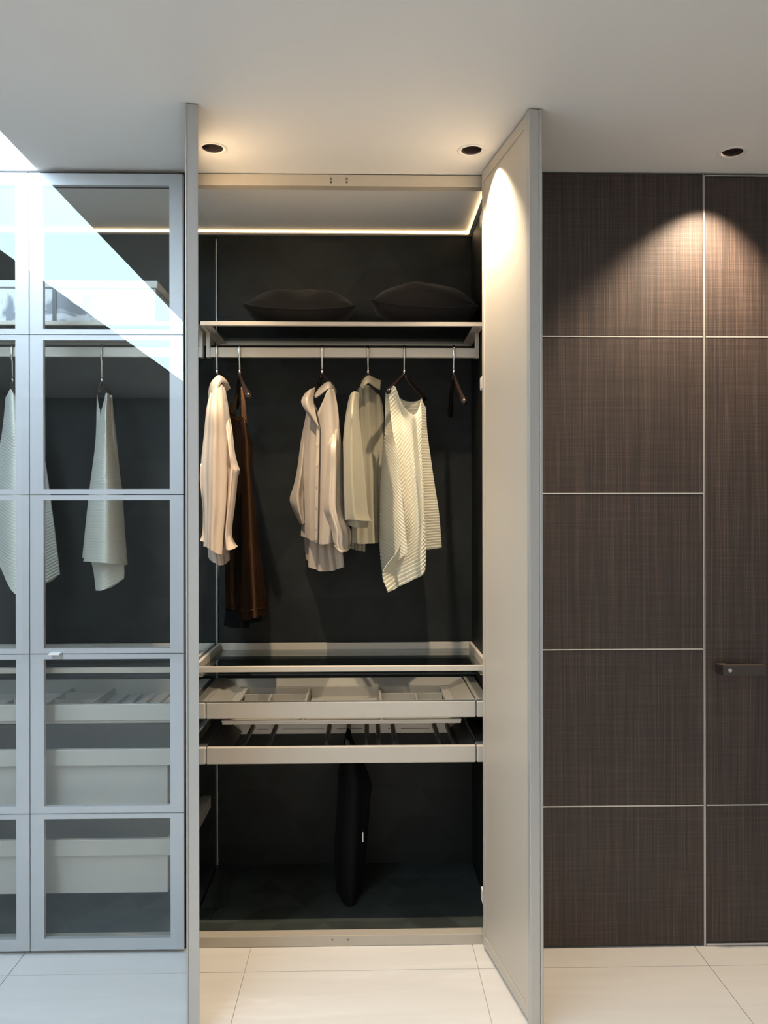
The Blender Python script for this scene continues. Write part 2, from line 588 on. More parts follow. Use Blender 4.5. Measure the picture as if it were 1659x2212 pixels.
# ------------------------------------------------------------------ downlights
def downlight(p, label, power, yl=yl, beam=0.0, tilt=(0, 0), flood_tilt=0.0):
    t = empty('downlight', (p.x, yl, H), label, 'downlight', 'recessed ceiling downlights')
    MB().lathe([(0.0305, 0.0), (0.0335, -0.0022), (0.040, -0.0022), (0.0425, -0.0012), (0.0428, 0.0005), (0.0305, 0.002)], (p.x, yl, H), 48).build('trim_ring', 'whiteplastic', t, smooth=True)
    MB().lathe([(0.0305, 0.0005), (0.0300, 0.004), (0.0285, 0.018), (0.024, 0.040), (0.016, 0.052), (0.0, 0.056)], (p.x, yl, H), 48).build('reflector', 'reflector', t, smooth=True)
    r = MB().lathe([(0.0, 0.030), (0.011, 0.031), (0.013, 0.036), (0.012, 0.050)], (p.x, yl, H), 24).build('lamp_lens', 'lens', t, smooth=True)
    for nm, pw, size, blend, tl in (('lamp_flood', power, 92, 0.75, (flood_tilt, 0)), ('lamp_beam', beam, 28, 0.4, tilt)):
        if pw <= 0:
            continue
        ld = bpy.data.lights.new(nm, 'SPOT')
        ld.energy = pw
        ld.color = (1.0, 0.80, 0.575)
        ld.spot_size = math.radians(size)
        ld.spot_blend = blend
        ld.shadow_soft_size = 0.012
        lo = bpy.data.objects.new(nm, ld)
        COL.objects.link(lo)
        lo.parent = t
        lo.location = (0, 0, 0.020)
        # aimed by tl = (towards +X, towards +Y)
        lo.rotation_euler = (tl[1], -tl[0], 0)
    return t


downlight(LIGHTS[0], 'recessed black downlight beside the left open wardrobe door', SPOT_W, yl, BEAM_W, (-0.45, 0.18))
downlight(LIGHTS[1], 'recessed black downlight beside the right open wardrobe door', SPOT_W, yl, BEAM_W, (0.53, 0.0))
downlight(LIGHTS[2], 'recessed black downlight above the brown flush door', SPOT_W * 1.6, yl, flood_tilt=-0.12)

# ------------------------------------------------------------------ main wardrobe
wm = empty('wardrobe', ((XP + XR) / 2, (Y1 + YB) / 2, 0), 'open lit wardrobe with dark lining, hanging clothes and two open doors', 'wardrobe')
box('back_panel', 'back', wm, XP + .005, XR, YB, YB + .016, .03, H - .001, 0)
box('base_panel', 'base', wm, XP + .005, XR, Y1 + .04, YB, .012, .030, 0)
box('side_panel', 'side', wm, XR, XR + .018, Y1, YB + .016, .0, H - .001, 0)
gp = box('glass_partition', 'partglass', wm, XP - .0022, XP + .0022, Y1 + .04, YB - .002, .03, H - .03, 0)
box('glass_edge', 'glassedge', gp, XP - .0022, XP + .0022, YB - .003, YB - .0005, .031, H - .03, 0)
box('front_post', 'dark', wm, XP - .0205, XP + .012, Y1, Y1 + .04, .0, H - .001, 0)
tr = box('top_rail', 'rail', wm, XP + .012, XR, Y1, Y1 + .036, H - .039, H - .003, 0.001)
box('shadow_gap', 'dark', tr, XP + .012, XR, Y1 + .004, Y1 + .03, H - .003, H - .0005, 0)
br = box('bottom_rail', 'rail', wm, XP + .012, XR, Y1, Y1 + .04, .001, .034, 0.001)
for px in (715, 749):
    for py in (386, 393.5):
        c = W(px, py, Y1)
        MB().tube([(c.x, Y1 - .0012, c.z), (c.x, Y1 + .002, c.z)], 0.0038, 12).build('screw', 'screw', tr)
for px in (718, 752):
    c = W(px, 2030, Y1)
    MB().tube([(c.x, Y1 - .0012, c.z), (c.x, Y1 + .002, c.z)], 0.003, 12).build('screw', 'screw', br)
lb = box('light_profile', 'alu', wm, XP, XR, YB - .016, YB, H - .014, H - .008, 0)
box('light_strip', 'led', lb, XP, XR, YB - .014, YB - .001, H - .008, H - .0005, 0)
ls = box('light_profile', 'alu', wm, XR - .012, XR, Y1 + .04, YB - .016, H - .014, H - .008, 0)
box('light_strip', 'led', ls, XR - .010, XR - .001, Y1 + .04, YB - .016, H - .008, H - .0005, 0)


# ---- shelves
def glass_shelf(parent, x0, x1, y0, y1, zt, h_front, h_side, glass_drop, name='shelf'):
    """metal frame of four bars with inner ledges round a sheet of smoked glass"""
    s = box(name, 'alu', parent, x0, x1, y0, y0 + .014, zt - h_front, zt, 0.0015)
    zl = zt - glass_drop
    for xa, xb, la, lb_ in ((x0, x0 + .012, x0 + .012, x0 + .034), (x1 - .012, x1, x1 - .034, x1 - .012)):
        MB().box(xa, xb, y0 + .014, y1, zt - h_side, zt).box(la, lb_, y0 + .014, y1 - .012, zl - .004, zl - .0005).build('side_bar', 'alu', s, 0.0008)
    MB().box(x0 + .012, x1 - .012, y1 - .012, y1, zt - h_side, zt).build('back_bar', 'alu', s, 0.0008)
    box('glass_sheet', 'shelfglass', s, x0 + .014, x1 - .014, y0 + .0145, y1 - .0125, zl, zl + .005, 0)
    return s


def clothes_rail(parent, x0, x1, Y, z0, z1, ztop):
    r = box('clothes_rail', 'alu', parent, x0 + .013, x1 - .013, Y, Y + .016, z0, z1, 0.0015)
    box('rail_bracket', 'alu', r, x0, x0 + .013, Y - .004, Y + .02, z0 - .002, ztop, 0.001)
    box('rail_bracket', 'alu', r, x1 - .013, x1, Y - .004, Y + .02, z0 - .002, ztop, 0.001)
    return r


ZS1 = 2.028
ZS2 = 0.880
RAIL_Y = 2.942
RZ0, RZ1 = 1.926, 1.960
glass_shelf(wm, XP + .006, XR - .002, 2.835, YB - .01, ZS1, .014, .016, .008)
clothes_rail(wm, XP + .006, XR - .004, RAIL_Y, RZ0, RZ1, ZS1 - .014)
glass_shelf(wm, XP + .006, XR - .002, 2.672, YB - .012, ZS2, .017, .036, .030)


# ---- drawers
def drawer_frame(parent, x0, x1, yf, zt, zb, cap=0.047, name='drawer', rail='drawer'):
    """drawer whose own mesh is the long front; end caps and side rails are its parts"""
    d = box(name, 'drawer', parent, x0 + cap, x1 - cap, yf, yf + .018, zb, zt, 0.0028)
    for s, xa, xb in ((0, x0, x0 + cap - .0022), (1, x1 - cap + .0022, x1)):
        box('end_cap', 'drawer', d, xa, xb, yf - .001, yf + .05, zb, zt, 0.004)
        box('side_rail', rail, d, xa + .004, xb, yf + .05, 3.10, zb + .006, zt - .003, 0.001)
    return d


DX0, DX1 = XP + .006, XR - .004
YF = 2.685
# jewellery tray drawer
z_t, z_b = W(735, 1516, YF).z, W(735, 1551.5, YF).z
d1 = drawer_frame(wm, DX0, DX1, YF, z_t, z_b)
ix0, ix1 = DX0 + .047, DX1 - .047
bx0, bx1 = ix0 + .055, ix1 - .055
ty0, ty1 = YF + .02, 3.085
zi = z_t - .026
for s, xa, xb in ((0, ix0, bx0), (1, ix1, bx1)):
    m = MB()
    m.prism([(xa, ty0, z_t - .002), (xb, ty0, zi), (xb, ty0, zi - .004), (xa, ty0, z_t - .008)],
            [(xa, ty1, z_t - .002), (xb, ty1 - .03, zi), (xb, ty1 - .03, zi - .004), (xa, ty1, z_t - .008)])
    m.build('sloped_side', 'drawer', d1)
MB().prism([(ix0, ty1, z_t - .002), (bx0, ty1 - .03, zi), (bx0, ty1 - .03, zi - .004), (ix0, ty1, z_t - .008)],
           [(ix1, ty1, z_t - .002), (bx1, ty1 - .03, zi), (bx1, ty1 - .03, zi - .004), (ix1, ty1, z_t - .008)]).build('sloped_back', 'drawer', d1)
box('tray_floor', 'tray', d1, bx0 - .01, bx1 + .01, ty0, ty1 - .03, z_b - .016, z_b - .010, 0.001)
box('tray_rim', 'tray', d1, bx0, bx0 + .03, ty0, ty1 - .03, zi - .012, zi - .002, 0.001)
box('tray_rim', 'tray', d1, bx1 - .03, bx1, ty0, ty1 - .03, zi - .012, zi - .002, 0.001)
box('tray_back', 'tray', d1, bx0, bx1, ty1 - .036, ty1 - .030, z_b - .010, zi - .002, 0.0008)
xa_, xb_ = W(664, 1500, 2.92).x, W(821.5, 1500, 2.92).x
tx0, tx1 = bx0 + .03, bx1 - .03
for x in (xa_, xb_):
    box('divider', 'tray', d1, x - .004, x + .004, ty0, ty1 - .036, z_b - .010, zi - .003, 0.0008)
for y in (2.95, 2.84):
    box('divider', 'tray', d1, tx0, xa_ - .004, y - .003, y + .003, z_b - .010, zi - .005, 0.0008)
    box('divider', 'tray', d1, xb_ + .004, tx1, y - .003, y + .003, z_b - .010, zi - .005, 0.0008)
for px in (584, 899):
    x = W(px, 1506, 2.90).x
    box('divider', 'tray', d1, x - .003, x + .003, 2.843, 2.947, z_b - .010, zi - .005, 0.0008)
box('watch_insert', 'tray', d1, xa_ + .012, xb_ - .012, 2.82, 2.95, z_b - .010, zi - .022, 0.002)
box('tray_underside', 'tray', d1, bx0 - .01, bx1 + .01, YF + .03, ty1 - .05, z_b - .026, z_b - .0165, 0.002)

# trouser rack drawer
z_t2, z_b2 = W(735, 1613, YF).z, W(735, 1649.5, YF).z
d2 = drawer_frame(wm, DX0, DX1, YF, z_t2, z_b2, name='trouser_rack', rail='anthracite')
for s, xa, xb in ((0, ix0, bx0), (1, ix1, bx1)):
    m = MB()
    m.prism([(xa, ty0, z_t2 - .004), (xb, ty0, z_b2 + .006), (xb, ty0, z_b2), (xa, ty0, z_t2 - .01)],
            [(xa, ty1, z_t2 - .004), (xb, ty1, z_b2 + .006), (xb, ty1, z_b2), (xa, ty1, z_t2 - .01)])
    m.build('sloped_side', 'anthracite', d2)
rb = box('rack_back', 'drawer', d2, ix0 + .02, ix1 - .02, ty1 - .012, ty1, z_b2 - .006, z_t2 - .014, 0.001)
for pxa, pxb in ((556, 580), (610, 700), (727, 748), (757, 782), (838, 843), (866, 928)):
    A, B = W(pxa, 1575, ty1 - .013), W(pxb, 1575, ty1 - .013)
    box('recess_line', 'anthracite', rb, A.x, B.x, ty1 - .0135, ty1 - .0118, z_b2 + .010, z_b2 + .0125, 0)
rods = ((541, 530), (593, 582), (709, 707.5), (752, 752), (792, 793), (816.5, 818.5), (850, 852), (940, 950), (966, 982))
ROD_X = []
for pa, pb in rods:
    xa, xb = W(pa, 1578, ty1 - .02).x, W(pb, 1612, YF + .12).x
    ROD_X.append((xa + xb) / 2)
    MB().tube([((xa + xb) / 2, YF + .03, z_b2 + .022), ((xa + xb) / 2, ty1 - .013, z_b2 + .022)], 0.0085, 14).build('trouser_bar', 'anthracite', d2, smooth=True)

# ---- wardrobe doors
def leaf(parent, hinge, edge, thick_side, lip=.0345, name='door'):
    """open door leaf between two plan points; thick_side = +1/-1 side of its thickness"""
    A, B = Vector((hinge[0], hinge[1], 0)), Vector((edge[0], edge[1], 0))
    u = (B - A).normalized()
    n = Vector((u.y, -u.x, 0)) * thick_side      # from inner face to outer face
    L = (B - A).length
    xf = Matrix(((u.x, n.x, 0, A.x), (u.y, n.y, 0, A.y), (0, 0, 1, 0), (0, 0, 0, 1)))
    z0, z1 = 0.012, H - 0.005
    d = MB().box(0, L - .022, .003, .026, z0, z1, xf).build(name, 'door', parent, 0.001)
    for a0, a1, c0, c1 in ((0, .020, z0, z1), (L - .046, L - .022, z0, z1)):
        MB().box(a0, a1, 0, .003, c0, c1, xf).build('stile', 'door', d, 0.0008)
    for c0, c1 in ((z0, z0 + .032), (z1 - .032, z1)):
        MB().box(.020, L - .046, 0, .003, c0, c1, xf).build('stile', 'door', d, 0.0008)
    MB().box(L - .022, L, -.002, .026, z0, z1 + .002, xf).build('edge_profile', 'dooredge', d, 0.0015)
    MB().box(L - .014, L + .002, .0262, lip, z0, z1 + .003, xf).build('edge_lip', 'dooredge', d, 0.002)
    return d, xf


hr = (W(1042, 1106, 2.605).x, 2.605)
er = (W(1146, 1106, 2.190).x, 2.190)
door_r, xf_r = leaf(wm, hr, er, -1)
tag(door_r, 'right door leaf swung open, its beige inner face lit by the downlight')
for py in (470, 826, 1940):
    z = W(1040, py, 2.62).z
    hx = hr[0]
    MB().box(hx + .0005, hx + .03, 2.612, 2.66, z - .020, z + .020).build('hinge', 'whiteplastic', door_r, 0.002)
el = (W(427.5, 1106, 2.185).x, 2.185)
hl = (W(420, 1106, 2.605).x, 2.605)
door_l, xf_l = leaf(wm, hl, el, 1, .0312)
tag(door_l, 'left door leaf swung open and seen edge-on')

# ------------------------------------------------------------------ glass-door wardrobe on the left
wg = empty('wardrobe', ((XL + XP) / 2, (Y1 + YB) / 2, 0), 'wardrobe behind pale framed glass doors at the left', 'wardrobe')
box('back_panel', 'back', wg, XL, XP - .0005, YB, YB + .016, .03, H - .001, 0)
box('base_panel', 'base', wg, XL, XP - .005, Y1 + .04, YB, .012, .030, 0)
box('side_panel', 'side', wg, XL - .018, XL, Y1, YB + .016, 0, H - .001, 0)
box('top_rail', 'dark', wg, XL, XP - .021, Y1, Y1 + .036, H - .039, H - .003, 0.001)  # beige rail coloured dark to paint the contact shadow above the glass doors
box('bottom_rail', 'rail', wg, XL, XP - .021, Y1, Y1 + .04, .001, .034, 0.001)
lb = box('light_profile', 'alu', wg, XL, XP - .0005, YB - .016, YB, H - .014, H - .008, 0)
box('light_strip', 'led', lb, XL, XP - .0005, YB - .014, YB - .001, H - .008, H - .0005, 0)
glass_shelf(wg, XL + .002, XP - .006, 2.835, YB - .01, ZS1, .014, .016, .008)
clothes_rail(wg, XL + .004, XP - .006, RAIL_Y, RZ0, RZ1, ZS1 - .014)
glass_shelf(wg, XL + .002, XP - .006, 2.672, YB - .012, ZS2, .017, .036, .030)
GX0, GX1 = XL + .004, XP - .010


def deep_drawer(zt, zb, zbot):
    d = drawer_frame(wg, GX0, GX1, YF, zt, zb, .040)
    x0, x1, y0, y1 = GX0 + .066, GX1 - .066, YF + .02, 3.10
    box('box_front', 'drawer', d, x0, x1, y0, y0 + .012, zbot, zb + .012, 0.001)
    box('box_side', 'drawer', d, x0, x0 + .012, y0 + .012, y1, zbot, zb + .03, 0.001)
    box('box_side', 'drawer', d, x1 - .012, x1, y0 + .012, y1, zbot, zb + .03, 0.001)
    box('box_back', 'drawer', d, x0, x1, y1, y1 + .012, zbot, zb + .03, 0.001)
    box('box_floor', 'tray', d, x0 + .012, x1 - .012, y0 + .012, y1, zbot + .004, zbot + .012, 0)
    return d


zt_, zb_ = W(230, 1521, YF).z, W(230, 1557, YF).z
gt = drawer_frame(wg, GX0, GX1, YF, zt_, zb_, .040)
box('tray_floor', 'tray', gt, GX0 + .045, GX1 - .045, YF + .018, 3.10, zb_ - .012, zb_ - .004, 0)
box('tray_back', 'drawer', gt, GX0 + .045, GX1 - .045, 3.09, 3.10, zb_ - .004, zt_ - .002, 0.001)
for y in (2.80, 2.90, 3.0):
    box('divider', 'tray', gt, GX0 + .05, -0.93, y - .003, y + .003, zb_ - .004, zt_ - .030, 0.0008)
for x in (-1.40, -1.22, -1.08, -0.93):
    box('divider', 'tray', gt, x - .003, x + .003, YF + .02, 3.088, zb_ - .004, zt_ - .029, 0.0008)
for x in (-0.88, -0.83, -0.78, -0.73, -0.68):
    box('ring_ridge', 'tray', gt, x - .012, x + .012, 2.80, 3.06, zb_ - .004, zb_ + .008, 0.003)
deep_drawer(W(230, 1619, YF).z, W(230, 1655, YF).z, W(230, 1739, YF + .02).z)
deep_drawer(W(230, 1814, YF).z, W(230, 1849, YF).z, W(230, 1929, YF + .02).z)


# ---- framed glass doors of five sections
def glass_door(x0, x1, label, handle_px=None):
    seams_px = (722.5, 1068.5, 1412.5, 1758)
    zse = [H - .0145] + [W(230, y, Y0).z for y in seams_px] + [.011]
    root = MB().box(x0, x1, Y0 + .0206, Y0 + .0226, .012, .016).build('door', 'frame', wg)
    root['label'] = label
    for k in range(5):
        zt, zb = zse[k] - .0012, zse[k + 1] + .0012
        rt = .036 if k == 0 else .0155
        rb_ = .036 if k == 4 else (.022 if k == 3 else .0155)
        sw = .0415
        f = MB()
        f.box(x0, x0 + sw, Y0 + .0045, Y0 + .0205, zb, zt)
        f.box(x1 - sw, x1, Y0 + .0045, Y0 + .0205, zb, zt)
        f.box(x0 + sw, x1 - sw, Y0 + .0045, Y0 + .0205, zt - rt, zt)
        f.box(x0 + sw, x1 - sw, Y0 + .0045, Y0 + .0205, zb, zb + rb_)
        f.build('section_frame', 'frame', root)
        box('pane', 'glass', root, x0, x1, Y0, Y0 + .004, zb, zt, 0)
    if handle_px:
        c = W(*handle_px, Y0 - .012)
        MB().box(c.x - .017, c.x + .017, Y0 - .022, Y0 + .004, c.z - .003, c.z + .003).build('tab_handle', 'whiteplastic', root, 0.001)
    return root


xs_ = W(62.5, 1106, Y0).x
xr_ = W(395, 1106, Y0).x
glass_door(xs_ + .0015, xr_, 'glass door with five panes and a small tab handle', (119, 1412.5))
glass_door(xs_ - .483, xs_ - .0015, 'glass door cut by the left edge of the picture')

# ------------------------------------------------------------------ cloth surfaces
def cr_(p0, p1, p2, p3, t):
    return 0.5 * ((2 * p1) + (p2 - p0) * t + (2 * p0 - 5 * p1 + 4 * p2 - p3) * t * t + (3 * p1 - p0 - 3 * p2 + p3) * t ** 3)


def spline(pts, n):
    """n samples of a Catmull-Rom spline through pts"""
    out, m = [], len(pts) - 1
    for i in range(n):
        s = i / (n - 1) * m
        k = min(int(s), m - 1)
        t = s - k
        p1, p2 = pts[k], pts[k + 1]
        p0 = pts[k - 1] if k > 0 else 2 * p1 - p2
        p3 = pts[k + 2] if k + 2 <= m else 2 * p2 - p1
        out.append(cr_(p0, p1, p2, p3, t))
    return out


def net(rows, nu, nv):
    """rows of (px, py, Y) control points -> nv x nu grid of places"""
    R = [spline([W(*p) for p in r], nu) for r in rows]
    cols = [spline([R[j][i] for j in range(len(R))], nv) for i in range(nu)]
    return [[cols[i][j] for i in range(nu)] for j in range(nv)]


def R_(y, pxs, Ys):
    """control row at one picture height"""
    if not isinstance(y, (list, tuple)):
        y = [y] * len(pxs)
    return list(zip(pxs, y, Ys))


def displace(G, fn):
    nv, nu = len(G), len(G[0])
    out = []
    for j in range(nv):
        row = []
        for i in range(nu):
            du = G[j][min(i + 1, nu - 1)] - G[j][max(i - 1, 0)]
            dv = G[min(j + 1, nv - 1)][i] - G[max(j - 1, 0)][i]
            n = du.cross(dv)
            if n.length > 1e-12:
                n.normalize()
            if n.y > 0:
                n = -n
            row.append(G[j][i] + n * fn(i / (nu - 1), j / (nv - 1), G[j][i]))
        out.append(row)
    return out


def folds(amp, waves, top=0.15, seed=0):
    """hanging folds: ridges running down the cloth that deepen towards the hem"""
    rnd = random.Random(seed)
    ph = [(w * rnd.uniform(.85, 1.15), rnd.uniform(0, 6.28), rnd.uniform(.5, 1.0), rnd.uniform(-.8, .8)) for w in waves]

    def fn(u, v, p):
        k = top + (1 - top) * min(1, v * 1.15)
        s = 0
        for w, a, q, d in ph:
            s += q * math.sin(2 * PI * w * u + a + d * v)
        e = min(1, u * 8, (1 - u) * 8)
        return amp * k * s * e
    return fn


def sheet(name, G, mat, parent, thick=0.0016):
    nv, nu = len(G), len(G[0])
    me = bpy.data.meshes.new(name)
    me.from_pydata([tuple(p) for r in G for p in r], [], [(j * nu + i, (j + 1) * nu + i, (j + 1) * nu + i + 1, j * nu + i + 1) for j in range(nv - 1) for i in range(nu - 1)])
    o = link(name, me, mat, parent, True)
    if thick:
        md = o.modifiers.new('cloth', 'SOLIDIFY')
        md.thickness = thick
        md.offset = 0
    return o


def tube_cloth(name, G, mat, parent, depth, lean=0.0, capped_top=True, back=None):
    """closed sleeve of cloth: the modelled front sheet plus a back that bulges away by depth"""
    nv, nu = len(G), len(G[0])
    verts, faces = [], []
    for j in range(nv):
        v = j / (nv - 1)
        dj = depth[0] + (depth[1] - depth[0]) * v if isinstance(depth, tuple) else depth
        c = sum((p for p in G[j]), Vector()) / nu
        verts += [tuple(p) for p in G[j]]
        for i in range(nu - 2, 0, -1):
            u = i / (nu - 1)
            b = math.sin(PI * u) ** 0.55
            p = G[j][i]
            verts.append((p.x + (c.x - p.x) * .12 + lean * dj * b, p.y + dj * b, p.z))
    n = 2 * nu - 2
    for j in range(nv - 1):
        for i in range(n):
            k = (i + 1) % n
            faces.append((j * n + i, (j + 1) * n + i, (j + 1) * n + k, j * n + k))
    if capped_top:
        faces.append(tuple(range(n)))
    me = bpy.data.meshes.new(name)
    me.from_pydata(verts, [], faces)
    return link(name, me, mat, parent, True)


# ---- hangers
def hanger(px, label, angle, drop=0.0, L=0.17):
    """wooden hanger on the rail; angle = turn of its arms from the rail's normal"""
    c = W(px, 762, RAIL_Y + .008)
    t = empty('clothes_hanger', (c.x, RAIL_Y + .008, RZ0 - .1), label, 'hanger', 'dark wooden hangers')
    u = Vector((math.sin(angle), math.cos(angle), 0))      # along the arms, away from the viewer
    n = Vector((math.cos(angle), -math.sin(angle), 0))
    o = Vector((c.x, RAIL_Y + .008, 0))
    zt = RZ1 + .004
    # hook: over the rail and down in front of it
    pts = []
    for k in range(9):
        a = PI * k / 8
        pts.append(o + Vector((0, .013 * math.cos(a), 0)) + Vector((0, 0, zt - .009 + .012 * math.sin(a))))
    pts = [Vector((o.x, o.y + .013, zt - .030))] + pts
    zb = W(px, 806, RAIL_Y).z - drop
    pts += [Vector((o.x, o.y - .0135, zt - .03)), Vector((o.x, o.y - .0135, RZ0 - .006)), Vector((o.x, o.y - .006, RZ0 - .016)), Vector((o.x, o.y - .004, zb))]
    MB().tube(pts, 0.0042, 10).build('hook', 'chrome', t, smooth=True)
    MB().tube([(o.x, o.y - .004, zb - .002), (o.x, o.y - .004, zb + .014)], 0.0050, 12).build('ferrule', 'chrome', t, smooth=True)
    m = MB()
    for s in (-1, 1):
        P, rr = [], []
        for k in range(13):
            q = k / 12
            p = o + Vector((0, -.004, 0)) + u * (s * (.004 + L * q)) + n * (.012 * q * q)
            z = zb - .008 - (.60 * q + .04 * q * q) * L * 1.06
            P.append(Vector((p.x, p.y, z)))
            rr.append((.0065 + .0015 * q if q < .75 else .0076 + .0028 * math.sin((q - .75) / .25 * PI)) if L > .09 else .006)
        m.tube(P, rr, 12, flat=1.0)
    m.build('wooden_arms', 'hanger', t, smooth=True)
    return t


HG = {}
HG[0] = hanger(469, 'dark hanger holding the champagne satin shirt', -0.05, 0, .06)
HG[1] = hanger(518, 'dark hanger holding the bronze dress', -0.30, 0, .14)
HG[2] = hanger(696, 'dark hanger holding the blush beige shirt', -0.45, 0, .055)
HG[3] = hanger(795, 'dark hanger holding the olive linen shirt', 0.63, 0, .05)
HG[4] = hanger(873, 'dark hanger holding the ivory pleated top', 0.68, 0, .108)
HG[5] = hanger(980, 'empty dark wooden hanger at the right end of the rail', -0.03, 0, .18)

# ---- champagne satin shirt, seen edge-on
s1 = empty('shirt', tuple(W(468, 830, 2.93)), 'champagne satin shirt hanging edge-on beside the left door', 'shirt', 'clothes on the open rail')
Yb_ = [2.805, 2.77, 2.76, 2.80, 2.90]
G = net([R_([846, 838, 832, 830, 846], [454, 460, 467, 479, 488], [2.86, 2.83, 2.82, 2.85, 2.92]),
         R_(884, [446, 455, 466, 482, 494], Yb_),
         R_(943, [440, 452, 466, 486, 501], Yb_),
         R_(1005, [434, 450, 464, 488, 507], Yb_),
         R_(1055, [436, 450, 463, 487, 505], Yb_),
         R_(1100, [440, 450, 462, 485, 503], Yb_),
         R_(1146, [441, 449, 459, 481, 498], Yb_),
         R_([1180, 1182, 1190, 1198, 1196], [439, 448, 458, 478, 492], Yb_)], 61, 70)
G = displace(G, folds(.0045, (1.7, 2.9, 4.3), .25, 3))
tube_cloth('body', G, 'satin', s1, (.06, .17))
G = net([R_(1150, [448, 458, 474, 492], [2.92, 2.87, 2.86, 2.93]),
         R_(1190, [449, 460, 476, 496], [2.92, 2.87, 2.86, 2.93]),
         R_([1204, 1216, 1221, 1210], [450, 463, 480, 497], [2.92, 2.87, 2.86, 2.93])], 41, 20)
tube_cloth('shirt_tail', displace(G, folds(.004, (2.2, 4.1), .8, 5)), 'satin', s1, .08)
Ys_ = [2.86, 2.80, 2.81, 2.88]
G = net([R_(880, [478, 482, 486, 490], [2.90, 2.90, 2.90, 2.93]), R_([930, 926, 924, 926], [485, 490, 496, 500], [2.845, 2.835, 2.85, 2.9]),
         R_(977, [489, 495, 501, 507], Ys_),
         R_([1004, 1004, 1004, 1003], [490, 498, 506, 514], Ys_), R_([1012, 1014, 1016, 1017], [490, 499, 509, 518.5], Ys_),
         R_([1028, 1028, 1029, 1030], [490, 498, 507, 515], Ys_), R_([1048, 1045, 1045, 1045], [489, 497, 505, 513], Ys_),
         R_(1095, [486, 493, 500, 507], Ys_),
         R_(1142, [482, 488, 494, 501], Ys_),
         R_([1160, 1162, 1164, 1163], [480, 487, 494, 503], Ys_), R_([1178, 1187, 1187, 1180], [479, 489, 501, 514], Ys_)], 31, 80)
tube_cloth('sleeve', displace(G, folds(.0025, (1.6, 3.1), .5, 8)), 'satin', s1, .05)
G = net([R_([1002, 1000], [433, 440], [2.80, 2.80]), R_([1040, 1040], [432, 441], [2.80, 2.81]), R_([1100, 1100], [438, 446], [2.81, 2.82]), R_([1150, 1148], [437, 446], [2.81, 2.82]), R_([1168, 1172], [432, 446], [2.80, 2.81])], 13, 24)
tube_cloth('sleeve', G, 'satin', s1, .05)
G = net([R_([848, 830, 818, 811, 822, 838], [451, 455, 463, 474, 489, 498], [2.90, 2.86, 2.85, 2.87, 2.92, 2.96]),
         R_([862, 846, 828, 819, 830, 842], [452, 459, 468, 478, 488, 492], [2.88, 2.83, 2.82, 2.85, 2.92, 2.96]),
         R_([872, 862, 842, 826, 838, 846], [456, 463, 470, 479, 485, 487], [2.87, 2.82, 2.82, 2.85, 2.91, 2.95])], 41, 14)
sheet('collar', G, 'satin', s1, .004)
G = net([R_(853, [453, 457], [2.86, 2.845]), R_(880, [451, 455], [2.86, 2.84])], 6, 8)
sheet('collar_tip', G, 'satin', s1, .003)

# ---- bronze dress
s2 = empty('dress', tuple(W(520, 830, 2.93)), 'sleeveless dark bronze satin dress hanging behind the champagne shirt', 'dress', 'clothes on the open rail')
Yd = [3.06, 3.02, 2.96, 2.86, 2.87, 2.96]
G = net([R_([890, 899, 906, 900, 930, 955], [495, 504, 515, 524, 535, 545], Yd),
         R_([960, 960, 960, 962, 968, 972], [495, 504, 515, 528, 538, 546], Yd),
         R_(1024, [493, 503, 515, 530, 540, 545], Yd),
         R_(1124, [489, 502, 516, 533, 546, 554], Yd),
         R_(1222, [486, 501, 517, 535, 553, 566], Yd),
         R_(1290, [487, 502, 518, 537, 558, 576], Yd),
         R_([1338, 1340, 1342, 1338, 1332, 1330], [487, 503, 519, 538, 560, 578], Yd)], 61, 80)
tube_cloth('body', displace(G, folds(.0055, (2.3, 3.7, 5.9), .2, 21)), 'bronze', s2, (.05, .14))
G = net([R_([1318, 1322, 1322, 1318], [487, 505, 525, 540], [3.03, 2.98, 2.95, 2.97]), R_([1351, 1356, 1357, 1355], [483, 500, 522, 539], [3.03, 2.98, 2.95, 2.97])], 25, 8)
tube_cloth('lining_hem', G, 'blackcloth', s2, .06)
G = net([R_([1318, 1316], [540, 574], [2.98, 3.0]), R_([1347, 1340], [540, 575], [2.98, 3.0])], 9, 6)
tube_cloth('lining_hem', G, 'blackcloth', s2, .05)
G = net([R_([1314, 1318, 1322, 1318, 1313, 1311], [486, 502, 518, 537, 560, 577], [y - .008 for y in Yd]),
         R_([1317, 1321, 1325, 1321, 1316, 1314], [486, 502, 518, 537, 560, 577], [y - .008 for y in Yd])], 40, 3)
sheet('hem_seam', G, 'bronze', s2, .002)
for a, b, Ya, Yb2 in (((514, 826, 517, 828), (496, 893, 508, 899), 3.0, 3.05), ((520, 836, 527, 838), (521, 900, 534, 915), 2.88, 2.86)):
    G = net([R_([a[1], a[3]], [a[0], a[2]], [Ya, Ya]), R_([(a[1] + b[1]) / 2] * 2, [(a[0] + b[0]) / 2, (a[2] + b[2]) / 2], [(Ya + Yb2) / 2] * 2), R_([b[1], b[3]], [b[0], b[2]], [Yb2, Yb2])], 8, 24)
    sheet('strap', G, 'bronze', s2, .003)

